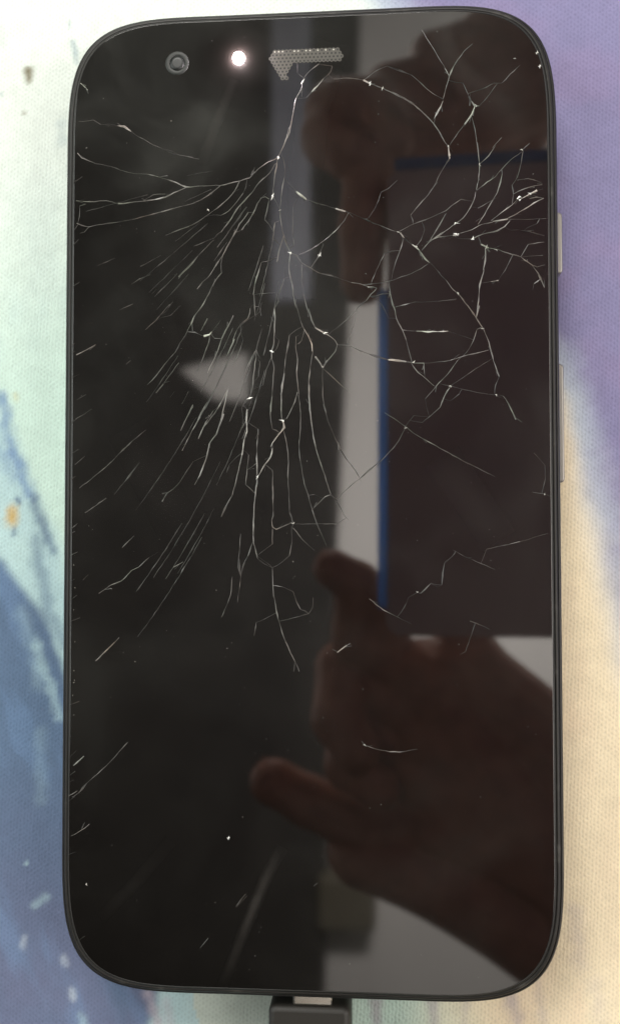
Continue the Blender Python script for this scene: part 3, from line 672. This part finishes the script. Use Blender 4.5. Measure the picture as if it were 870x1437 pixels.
# ------------------------------------------------------------ the smartphone
A_, B_, R_, P_ = 32.55, 64.45, 22.0, 4.19
OX, OY = .17, .12        # the phone lies a touch off the origin
def outline(d, z, n=28):
    """superelliptic phone outline inset by d mm"""
    q = []
    for i in range(n + 1):
        a = math.pi / 2 * i / n
        c, s = math.cos(a), math.sin(a); e = 2 / P_
        q.append((A_ - R_ + (R_ - d) * c ** e, B_ - R_ + (R_ - d) * max(s, 0) ** e))
    f = lambda x, y: (x, y + .27 * (abs(x) / A_) ** 2 * (1 if y > 0 else -1) * (1 if abs(y) > B_ - R_ else 0))
    pts = [f(x, y) for x, y in q] + [f(-x, y) for x, y in q[::-1]] + [f(-x, -y) for x, y in q] + [f(x, -y) for x, y in q[::-1]]
    return [(x + OX, y + OY, z) for x, y in pts]
phone = empty('smartphone', (0, 0, 0))
tag(phone, 'black smartphone with shattered front glass lying face up on the printed cloth', 'phone')
bm = bmesh.new()
add_loft(bm, [outline(9, .02), outline(5, .3), outline(2, 1.4), outline(.5, 3.4), outline(.05, 5.6), outline(0, 7.4), outline(.06, 9.0), outline(.2, 9.7), outline(.36, 10.05), outline(.5, 10.15), outline(.6, 10.1), outline(.62, 9.9), outline(1.9, 9.8)])
from_bm('back_shell', bm, M_shell, phone)
bm = bmesh.new()
add_loft(bm, [outline(.64, 9.85), outline(.64, 10.2), outline(.72, 10.4), outline(.86, 10.56), outline(1.06, 10.62), outline(1.18, 10.56), outline(1.2, 10.3), outline(1.9, 10.2)])
from_bm('rim', bm, M_rim, phone)
bm = bmesh.new()
add_loft(bm, [outline(1.24, 10.25), outline(1.24, 10.70), outline(1.30, 10.80), outline(1.40, 10.865), outline(1.50, 10.885), outline(1.50, 10.6)], True, False)
from_bm('glass_edge', bm, M_edge, phone)
bm = bmesh.new()
add_loft(bm, [outline(1.50, 10.3), outline(1.50, 10.885), outline(1.56, 10.9)])
glass = from_bm('front_glass', bm, M_glass, phone)
ZG = 10.9
# earpiece mesh: a real perforated plate
bm = bmesh.new(); bmh = bmesh.new()
PT = .515; RW = PT * math.sqrt(3) / 2; RC = PT / math.sqrt(3); RH = .18
bmg = bmesh.new(); gl = random.Random(3)
def grille_cell(cx, cy, glint=False):
    ang = [math.pi / 6 + math.pi / 3 * k for k in range(6)]
    o = [bm.verts.new(Vector((cx + RC * math.cos(a), cy + RC * math.sin(a), ZG + .03)) * MM) for a in ang]
    r = [bm.verts.new(Vector((cx + RH * math.cos(a), cy + RH * math.sin(a), ZG + .035)) * MM) for a in ang]
    w = [bm.verts.new(Vector((cx + RH * .8 * math.cos(a), cy + RH * .8 * math.sin(a), ZG + .012)) * MM) for a in ang]
    for k in range(6):
        j = (k + 1) % 6; bm.faces.new((o[k], o[j], r[j], r[k])); bm.faces.new((r[k], r[j], w[j], w[k]))
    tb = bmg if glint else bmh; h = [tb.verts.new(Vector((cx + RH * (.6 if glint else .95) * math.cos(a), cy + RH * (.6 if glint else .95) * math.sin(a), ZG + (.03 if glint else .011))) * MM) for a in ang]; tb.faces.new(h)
for row in range(4):
    y = 58.58 - row * RW
    for k in range(-9, 10):
        x = .15 + (k + .5 * (row % 2)) * PT
        lim = 4.75 - (.35 if row in (0, 3) else 0)
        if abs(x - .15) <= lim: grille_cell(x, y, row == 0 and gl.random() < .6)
for row in range(4, 9):
    y = 58.58 - row * RW; f = (row - 3) / 6
    x0, x1 = -4.25 + 1.2 * f, -1.7 - .8 * f
    for k in range(-12, 3):
        x = .15 + (k + .5 * (row % 2)) * PT
        if x0 <= x <= x1: grille_cell(x, y, False)
bmesh.ops.remove_doubles(bm, verts=bm.verts, dist=2e-6)
gr = from_bm('speaker_grille', bm, M_grille, phone)
from_bm('grille_backing', bmh, M_grille_hole, gr)
from_bm('grille_painted_glint', bmg, M_painted_glint, gr)  # pale discs painted as light caught in the top-row holes
# front camera
cx, cy = -16.99, 57.62
bm = bmesh.new(); n = 40
rg = [[(cx + r * math.cos(2 * math.pi * i / n), cy + r * math.sin(2 * math.pi * i / n), z) for i in range(n)] for r, z in ((1.62, ZG - .05), (1.58, ZG + .015), (1.05, ZG + .02), (.98, ZG - .05))]
add_loft(bm, rg, False, False); fc = from_bm('front_camera', bm, M_lensring, phone)
bm = bmesh.new(); disc_stack(bm, cx, cy, [(1.0, ZG - .05), (.99, ZG + .004), (.55, ZG + .014), (.2, ZG + .017)]); from_bm('lens', bm, M_lens, fc)
bm = bmesh.new(); disc_stack(bm, -8.78, 57.95, [(.72, ZG - .05), (.72, ZG + .12), (.68, ZG + .34), (.5, ZG + .52), (.2, ZG + .6)]); from_bm('notification_light', bm, M_led, phone)
# side keys
bm = bmesh.new(); rounded_box(bm, 32.62, 33.45, .98, 4.10, .5, 4.3, 6.9, .22); from_bm('power_button', bm, M_silver, phone)
bm = bmesh.new(); rounded_box(bm, 32.60, 9.62, .98, 7.80, .5, 4.3, 6.9, .22); from_bm('volume_button', bm, M_silver, phone)

# cracks: low ridges of splintered glass, wider where the glass opened up
def crack_mesh(pts, b, seed):
    r = random.Random(seed)
    P = [Vector((x, y)) for x, y in pts]; L_ = sum((q - p).length for p, q in zip(P, P[1:]))
    step = .55; out = []
    for k, (p, q) in enumerate(zip(P, P[1:])):
        n_ = max(1, int((q - p).length / step)); d = (q - p).normalized(); nrm = Vector((-d.y, d.x))
        p0 = P[k - 1] if k else p - (q - p); p3 = P[k + 2] if k + 2 < len(P) else q + (q - p)
        for i in range(n_):
            t = i / n_
            c = .5 * ((2 * p) + (q - p0) * t + (2 * p0 - 5 * p + 4 * q - p3) * t * t + (3 * p - p0 - 3 * q + p3) * t ** 3)
            out.append(c + nrm * r.uniform(-1, 1) * .035 * (0 if (k == 0 and i == 0) else 1))
    out.append(P[-1])
    base = {1: .038, 2: .054, 3: .084}[b]
    n_ = len(out); swell = [1.0] * n_
    for q in range(max(1, int(n_ * .16))):
        c0 = r.randrange(n_); am = r.uniform(.3, 1.1) if r.random() < .6 else -r.uniform(.3, .6)
        for i in range(n_): swell[i] *= 1 + am * math.exp(-((i - c0) / 1.1) ** 2)
    vs = []; fs = []; amp = r.uniform(.85, 1.2)
    for i, c in enumerate(out):
        a = out[max(i - 1, 0)]; e = out[min(i + 1, n_ - 1)]; d = (e - a).normalized() if (e - a).length > 1e-6 else Vector((1, 0)); nrm = Vector((-d.y, d.x))
        end = min(1, .68 + .32 * min(i, n_ - 1 - i) / 2.0)
        w = base * amp * end * r.uniform(.5, 1.4) * swell[i]; h = .02 + w * .35
        off = r.uniform(-.5, .5) * w
        for sgn, z in ((-1, ZG + .004), (0, ZG + h), (1, ZG + .004)):
            p = c + nrm * (sgn * w if sgn else off); vs.append((p.x * MM, p.y * MM, z * MM))
        if i:
            j = 3 * i; fs += [(j - 3, j - 2, j + 1, j), (j - 2, j - 1, j + 2, j + 1)]
    return vs, fs, L_ * base
# hairlines that carry a crack on until it meets its neighbour, so the web closes
dense = []
for k, (b, pts) in enumerate(CRACKS):
    for (ax, ay), (bx, by) in zip(pts, pts[1:]):
        n_ = max(1, int(math.hypot(bx - ax, by - ay) / .35))
        dense += [(ax + (bx - ax) * i / n_, ay + (by - ay) * i / n_, k) for i in range(n_ + 1)]
dense = np.array(dense); LINKS = []; rl = random.Random(17)
for k, (b, pts) in enumerate(CRACKS):
    for e, q in ((pts[0], pts[1]), (pts[-1], pts[-2])):
        dx, dy = e[0] - q[0], e[1] - q[1]; l = math.hypot(dx, dy) + 1e-9; vx, vy = dense[:, 0] - e[0], dense[:, 1] - e[1]; d = np.hypot(vx, vy)
        ok = (dense[:, 2] != k)
        if (d[ok] < .22).any(): continue
        ok &= (d < (4.2 if e[0] > -8 else 2.6)) & ((vx * dx + vy * dy) / (l * np.maximum(d, 1e-6)) > np.where(e[0] > -8, .55, .86))
        if not ok.any(): continue
        j = np.where(ok)[0][np.argmin(d[ok])]; t = dense[j]
        LINKS.append((1, [e, ((e[0] + t[0]) / 2 + rl.uniform(-.08, .08) * d[j], (e[1] + t[1]) / 2 + rl.uniform(-.08, .08) * d[j]), (t[0], t[1])]))
items = []
for k, (b, pts) in enumerate(CRACKS):
    vs, fs, size = crack_mesh(pts, b, 100 + k); items.append((size, b, vs, fs))
items.sort(key=lambda t: -t[0])
for size, b, vs, fs in items[:295]:
    me = bpy.data.meshes.new('crack'); me.from_pydata(vs, [], fs); link('crack', me, M_crack[b], glass)
vs_all, fs_all = [], []
for size, b, vs, fs in items[295:]:
    o = len(vs_all); vs_all += vs; fs_all += [tuple(i + o for i in f) for f in fs]
rr_ = random.Random(5)
for k, (b, pts) in enumerate(LINKS):
    vs, fs, _ = crack_mesh(pts, 1, 3000 + k); o = len(vs_all); vs_all += vs; fs_all += [tuple(i + o for i in f) for f in fs]
for k in range(58):       # hairline splinters lying along rays that fan out of the impact point and bend down
    a0 = math.radians(rr_.uniform(188, 268)); r0 = rr_.uniform(7, 44 if a0 < math.radians(235) else 50); l = rr_.uniform(4.0, 15.0) * (.5 + r0 / 60)
    bend = .45 * (a0 - math.radians(180)) / 1.57
    def ray(r_):
        a = a0 + bend * (r_ / 50) * math.cos(a0 + math.pi / 2 * 1.0) * -.6
        return (-3.2 + r_ * math.cos(a) + 4.5 * (1 - math.exp(-r_ / 20)) * (math.radians(268) - a0 < .35), 44.5 + r_ * math.sin(a) * 1.08)
    pts = [ray(r0 + l * j_ / 4) for j_ in range(5)]
    if min(p[0] for p in pts) < -30.5: continue
    vs, fs, _ = crack_mesh(pts, 1, 5000 + k)
    o = len(vs_all); vs_all += vs; fs_all += [tuple(i + o for i in f) for f in fs]
for k in range(26):        # short ticks along the left edge of the glass
    y0 = rr_.uniform(-50, 46); l = rr_.uniform(.4, 1.6); a = math.radians(rr_.uniform(20, 45))
    vs, fs, _ = crack_mesh([(-31.0, y0), (-31.0 + l * math.cos(a), y0 + l * math.sin(a))], 1, 7000 + k)
    o = len(vs_all); vs_all += vs; fs_all += [tuple(i + o for i in f) for f in fs]
for k, (b, pts) in enumerate(CRACKS):      # short splinters beside the wider cracks
    if b == 1: continue
    for q in range(1 if b == 2 else 3):
        i = rr_.randrange(len(pts) - 1); t = rr_.random(); (ax, ay), (bx, by) = pts[i], pts[i + 1]
        a = math.atan2(by - ay, bx - ax) + rr_.choice((-1, 1)) * rr_.uniform(.15, .6) + (math.pi if rr_.random() < .3 else 0); l = rr_.uniform(.35, 1.1)
        x0, y0 = ax + (bx - ax) * t + rr_.uniform(-.1, .1), ay + (by - ay) * t + rr_.uniform(-.1, .1)
        vs, fs, _ = crack_mesh([(x0, y0), (x0 + l * math.cos(a), y0 + l * math.sin(a))], 1, 9000 + 7 * k + q)
        o = len(vs_all); vs_all += vs; fs_all += [tuple(i_ + o for i_ in f) for f in fs]
me = bpy.data.meshes.new('hairline_cracks'); me.from_pydata(vs_all, [], fs_all); tag(link('hairline_cracks', me, crack_mat('crack_hairline', .02, .085, .4), glass), kind='stuff')
# chips: small lifted flakes at the nodes
for k, (b, x, y) in enumerate(CHIPS):
    r = random.Random(900 + k); rad = {1: .09, 2: .16, 3: .23}[b] * r.uniform(.8, 1.15); m_ = r.choice((6, 8)); el = r.uniform(0, 3.14); a0 = r.uniform(0, 6)
    bm = bmesh.new(); top = bm.verts.new(Vector((x + r.uniform(-.4, .4) * rad, y + r.uniform(-.4, .4) * rad, ZG + .07)) * MM)
    ring = []
    for i in range(m_):
        th = a0 + 2 * math.pi * i / m_; rd = rad * (r.uniform(.9, 1.7) if i % 2 else r.uniform(.3, .6)) * (1 + .5 * math.cos(2 * (th - el)))
        ring.append(bm.verts.new(Vector((x + rd * math.cos(th), y + rd * math.sin(th), ZG + .004)) * MM))
    for i in range(m_): bm.faces.new((ring[i], ring[(i + 1) % m_], top))
    from_bm('glass_chip', bm, M_chip[b], glass)

# greasy finger smears: soft thin films on the glass; and specks of dust
def film_mat(name, amount):
    m = bpy.data.materials.new(name); m.use_nodes = True; t = m.node_tree; t.nodes.remove(t.nodes['Principled BSDF'])
    tr_ = N(m, 'ShaderNodeBsdfTransparent'); df = N(m, 'ShaderNodeBsdfDiffuse'); df.inputs['Color'].default_value = (.6, .55, .5, 1); mxx = N(m, 'ShaderNodeMixShader')
    v_ = N(m, 'ShaderNodeVertexColor'); v_.layer_name = 'film'; nn_ = noise(m, 380, 5); mu = N(m, 'ShaderNodeMath'); mu.operation = 'MULTIPLY'; mu2 = N(m, 'ShaderNodeMath'); mu2.operation = 'MULTIPLY'; mu2.inputs[1].default_value = amount * 2
    L(m, v_.outputs['Color'], mu.inputs[0]); L(m, nn_.outputs['Fac'], mu.inputs[1]); L(m, mu.outputs[0], mu2.inputs[0]); L(m, mu2.outputs[0], mxx.inputs[0]); L(m, tr_.outputs[0], mxx.inputs[1]); L(m, df.outputs[0], mxx.inputs[2])
    L(m, mxx.outputs[0], t.nodes['Material Output'].inputs['Surface']); return m
for k, (pts, w, al) in enumerate(SMEARS):
    P = [Vector(p) for p in pts]; out = []
    for p, q in zip(P, P[1:]):
        for i in range(8): out.append(p.lerp(q, i / 8))
    out.append(P[-1]); vs, fs, cs = [], [], []
    for i, c in enumerate(out):
        d = (out[min(i + 1, len(out) - 1)] - out[max(i - 1, 0)]).normalized(); nrm = Vector((-d.y, d.x)); e = math.sin(math.pi * (i + .5) / len(out)) ** 1.4
        for j in range(7):
            u_ = (j - 3) / 3; pnt = c + nrm * (u_ * w); vs.append((pnt.x * MM, pnt.y * MM, (ZG + .0015 + .0004 * k) * MM)); cs.append((1 - u_ * u_) ** 2 * e)
        if i:
            for j in range(6): fs.append((7 * i - 7 + j, 7 * i - 6 + j, 7 * i + 1 + j, 7 * i + j))
    me = bpy.data.meshes.new('smear'); me.from_pydata(vs, [], fs); at_ = me.color_attributes.new('film', 'FLOAT_COLOR', 'POINT')
    for i, c in enumerate(cs): at_.data[i].color = (c, c, c, 1)
    link('smear', me, film_mat('finger_grease', al), glass)
vs_all, fs_all = [], []
for k in range(260):
    x0, y0 = rr_.uniform(-30.5, 30.5), rr_.uniform(-61, 61); rad = rr_.choice((.02, .025, .03, .04, .05)) ; o = len(vs_all); m_ = 5
    if abs(x0) > 24 and abs(y0) > 56: continue
    vs_all += [((x0 + rad * rr_.uniform(.5, 1.3) * math.cos(6.283 * i / m_)) * MM, (y0 + rad * rr_.uniform(.5, 1.3) * math.sin(6.283 * i / m_)) * MM, (ZG + .004) * MM) for i in range(m_)] + [(x0 * MM, y0 * MM, (ZG + .02) * MM)]
    fs_all += [(o + i, o + (i + 1) % m_, o + m_) for i in range(m_)]
me = bpy.data.meshes.new('dust'); me.from_pydata(vs_all, [], fs_all); tag(link('dust', me, mat('dust', (.30, .29, .27), .9), glass), kind='stuff')

# ------------------------------------------------------------ charging cable
cable = empty('charging_cable', (0, -.066, 0)); tag(cable, 'black charging cable plugged into the bottom edge of the phone', 'cable')
def cpart(name, bm, m, smooth=False):
    o = from_bm(name, bm, m, cable, smooth); o.data.transform(Matrix.Translation((0, .066, 0))); return o
bm = bmesh.new()
rounded_box(bm, .2, -75.6, 5.3, 9.75, 1.0, 1.6, 8.6, .8)
cpart('plug_body', bm, M_plug)
bm = bmesh.new(); rounded_box(bm, .62, -63.35, 2.55, 2.42, .3, 5.0, 8.65, .3); cpart('connector', bm, M_usb)
bm = bmesh.new()
path = [Vector((.2, -86 - 4 * i, 5.0 - .28 * min(i, 10))) for i in range(26)]
path = [p + Vector((.02 * max(0, i - 3) ** 2, 0, 0)) for i, p in enumerate(path)]
add_loft(bm, [[(p.x + rad * math.cos(2 * math.pi * k / 14), p.y, p.z + rad * math.sin(2 * math.pi * k / 14)) for k in range(14)] for p, rad in ((q, 2.6 - .12 * i if i < 6 else 1.9) for i, q in enumerate(path))])
cpart('cord', bm, M_cord)

# ------------------------------------------------------------ what the glass mirrors: the photographing phone, two hands, the ceiling
pp = empty('camera_phone', CAM_POS); pp.matrix_world = Matrix.Translation(CAM_POS) @ CAM_ROT.to_4x4()
tag(pp, 'brown backed phone with blue edge mirrored in the right half of the cracked screen', 'phone')
def ppart(name, bm, m): o = from_bm(name, bm, m, pp); return o
bm = bmesh.new(); rounded_box(bm, 27.0, 39.5, 29.4, 61.3, 3.5, 1.0, 8.4, .6); ppart('phone_body', bm, M_phoneback)
bm = bmesh.new(); rounded_box(bm, -3.6, 27.0, 1.2, 42.0, .9, 1.6, 3.4, .5); ppart('edge_strip', bm, M_blue)
bm = bmesh.new(); rounded_box(bm, 27.0, 102.6, 27.5, 1.8, .9, 1.6, 7.8, .5); ppart('end_cap', bm, M_navy)

def hand_mesh(name, chains, label):
    bm = bmesh.new()
    def ball(p, r):
        bmesh.ops.create_icosphere(bm, subdivisions=2, radius=r * MM, matrix=Matrix.Translation(Vector(p) * MM))
    for ch in chains:
        for a, b_ in zip(ch, ch[1:]):
            pa, pb = Vector(a[:3]), Vector(b_[:3]); n_ = max(2, int((pb - pa).length / 2.0))
            for i in range(n_ + 1):
                t = i / n_; ball(pa.lerp(pb, t), (a[3] * (1 - t) + b_[3] * t) * (1 - .05 * math.sin(math.pi * t)))
    me = bpy.data.meshes.new(name); bm.to_mesh(me); bm.free()
    o = link(name, me, M_skin)
    md = o.modifiers.new('skin', 'REMESH'); md.mode = 'VOXEL'; md.voxel_size = 1.0 * MM; md.use_smooth_shade = True
    sm_ = o.modifiers.new('soften', 'SMOOTH'); sm_.iterations = 6; sm_.factor = .5
    dg = bpy.context.evaluated_depsgraph_get(); nm = bpy.data.meshes.new_from_object(o.evaluated_get(dg))
    o.modifiers.clear(); o.data = nm; nm.name = name
    nm.polygons.foreach_set('use_smooth', [True] * len(nm.polygons))
    if not nm.materials: nm.materials.append(M_skin)
    tag(o, label, 'hand')
    for ch in chains[:4]:                       # finger nails
        a, t_ = Vector(ch[-2][:3]), Vector(ch[-1][:3]); d = (t_ - a).normalized(); up = Vector((0, 0, 1)); up = (up - d * up.dot(d)).normalized(); side = d.cross(up)
        r = ch[-1][3]; bm = bmesh.new(); rows = []
        for i in range(6):
            rows.append([bm.verts.new((t_ + d * (r * (-.5 + 1.25 * i / 5)) + side * (r * .78 * math.sin(th)) + up * (r * (.99 * math.cos(th) + .03) - .5 * r * max(0, i / 5 - .6))) * MM) for th in np.linspace(-.85, .85, 7)])
        for p, q in zip(rows, rows[1:]):
            for k in range(6): bm.faces.new((p[k], p[k + 1], q[k + 1], q[k]))
        from_bm('fingernail', bm, M_nail, o, True)
    return o
hand_mesh('hand', HAND_NEAR_PLUG, 'person\'s hand with curled fingers, mirrored in the lower right of the screen')
hand_mesh('hand', HAND_NEAR_SPEAKER, 'person\'s hand pointing down along the blue edge, mirrored below the earpiece')

# ceiling, and a dark panel added over its left to shape the mirrored light
bm = bmesh.new(); vs = [bm.verts.new(p) for p in ((-1.6, -1.8, 1.34), (1.8, -1.8, 1.34), (1.8, 2.0, 1.34), (-1.6, 2.0, 1.34))]; f = bm.faces.new(vs)
g_ = bmesh.ops.extrude_face_region(bm, geom=[f]); bmesh.ops.translate(bm, verts=[v for v in g_['geom'] if isinstance(v, bmesh.types.BMVert)], vec=(0, 0, .03))
tag(from_bm('ceiling', bm, M_ceiling), kind='structure')
bm = bmesh.new()
def loop(pts):
    v_ = [bm.verts.new((x, y, 1.3)) for x, y in pts]; return [bm.edges.new((v_[i], v_[(i + 1) % len(v_)])) for i in range(len(v_))]
edge = list(PANEL_EDGE)
ed = loop([(-1.5, -1.7), (edge[-1][0], -1.7)] + edge[::-1] + [(edge[0][0], 1.9), (-1.5, 1.9)]) + loop(PANEL_SLOT) + loop(PANEL_NOTCH)
bmesh.ops.triangle_fill(bm, edges=ed, use_beauty=True)
g_ = bmesh.ops.extrude_face_region(bm, geom=list(bm.faces)); bmesh.ops.translate(bm, verts=[v for v in g_['geom'] if isinstance(v, bmesh.types.BMVert)], vec=(0, 0, .02))
tag(from_bm('added_dark_panel', bm, M_panel), kind='structure')  # added panel, its cut-outs make the pale patches in the glass
bm = bmesh.new(); vs = [bm.verts.new((x + dx, y + dy, 1.324)) for (x, y), (dx, dy) in zip(PANEL_SLOT, ((-.03, .03), (.03, .03), (.03, -.03), (-.03, -.03)))]; f = bm.faces.new(vs)
g_ = bmesh.ops.extrude_face_region(bm, geom=[f]); bmesh.ops.translate(bm, verts=[v for v in g_['geom'] if isinstance(v, bmesh.types.BMVert)], vec=(0, 0, .01))
tag(from_bm('slot_dimmer_plate', bm, mat('slot_dimmer_grey', (.36, .37, .43), .8)), kind='structure')  # grey plate added behind the slot to dim the ceiling seen through it
(fx0, fy0), (fx1, fy1) = DARK_BOX[0], DARK_BOX[2]
bm = bmesh.new(); rounded_box(bm, (fx0 + fx1) * 500, (fy0 + fy1) * 500, abs(fx1 - fx0) * 500, abs(fy1 - fy0) * 500, 8, 1270, 1340, 5)
tag(from_bm('added_dark_box', bm, mat('olive_box', (.11, .095, .065), .6)), kind='structure')  # box added to darken a corner of the mirrored ceiling patch
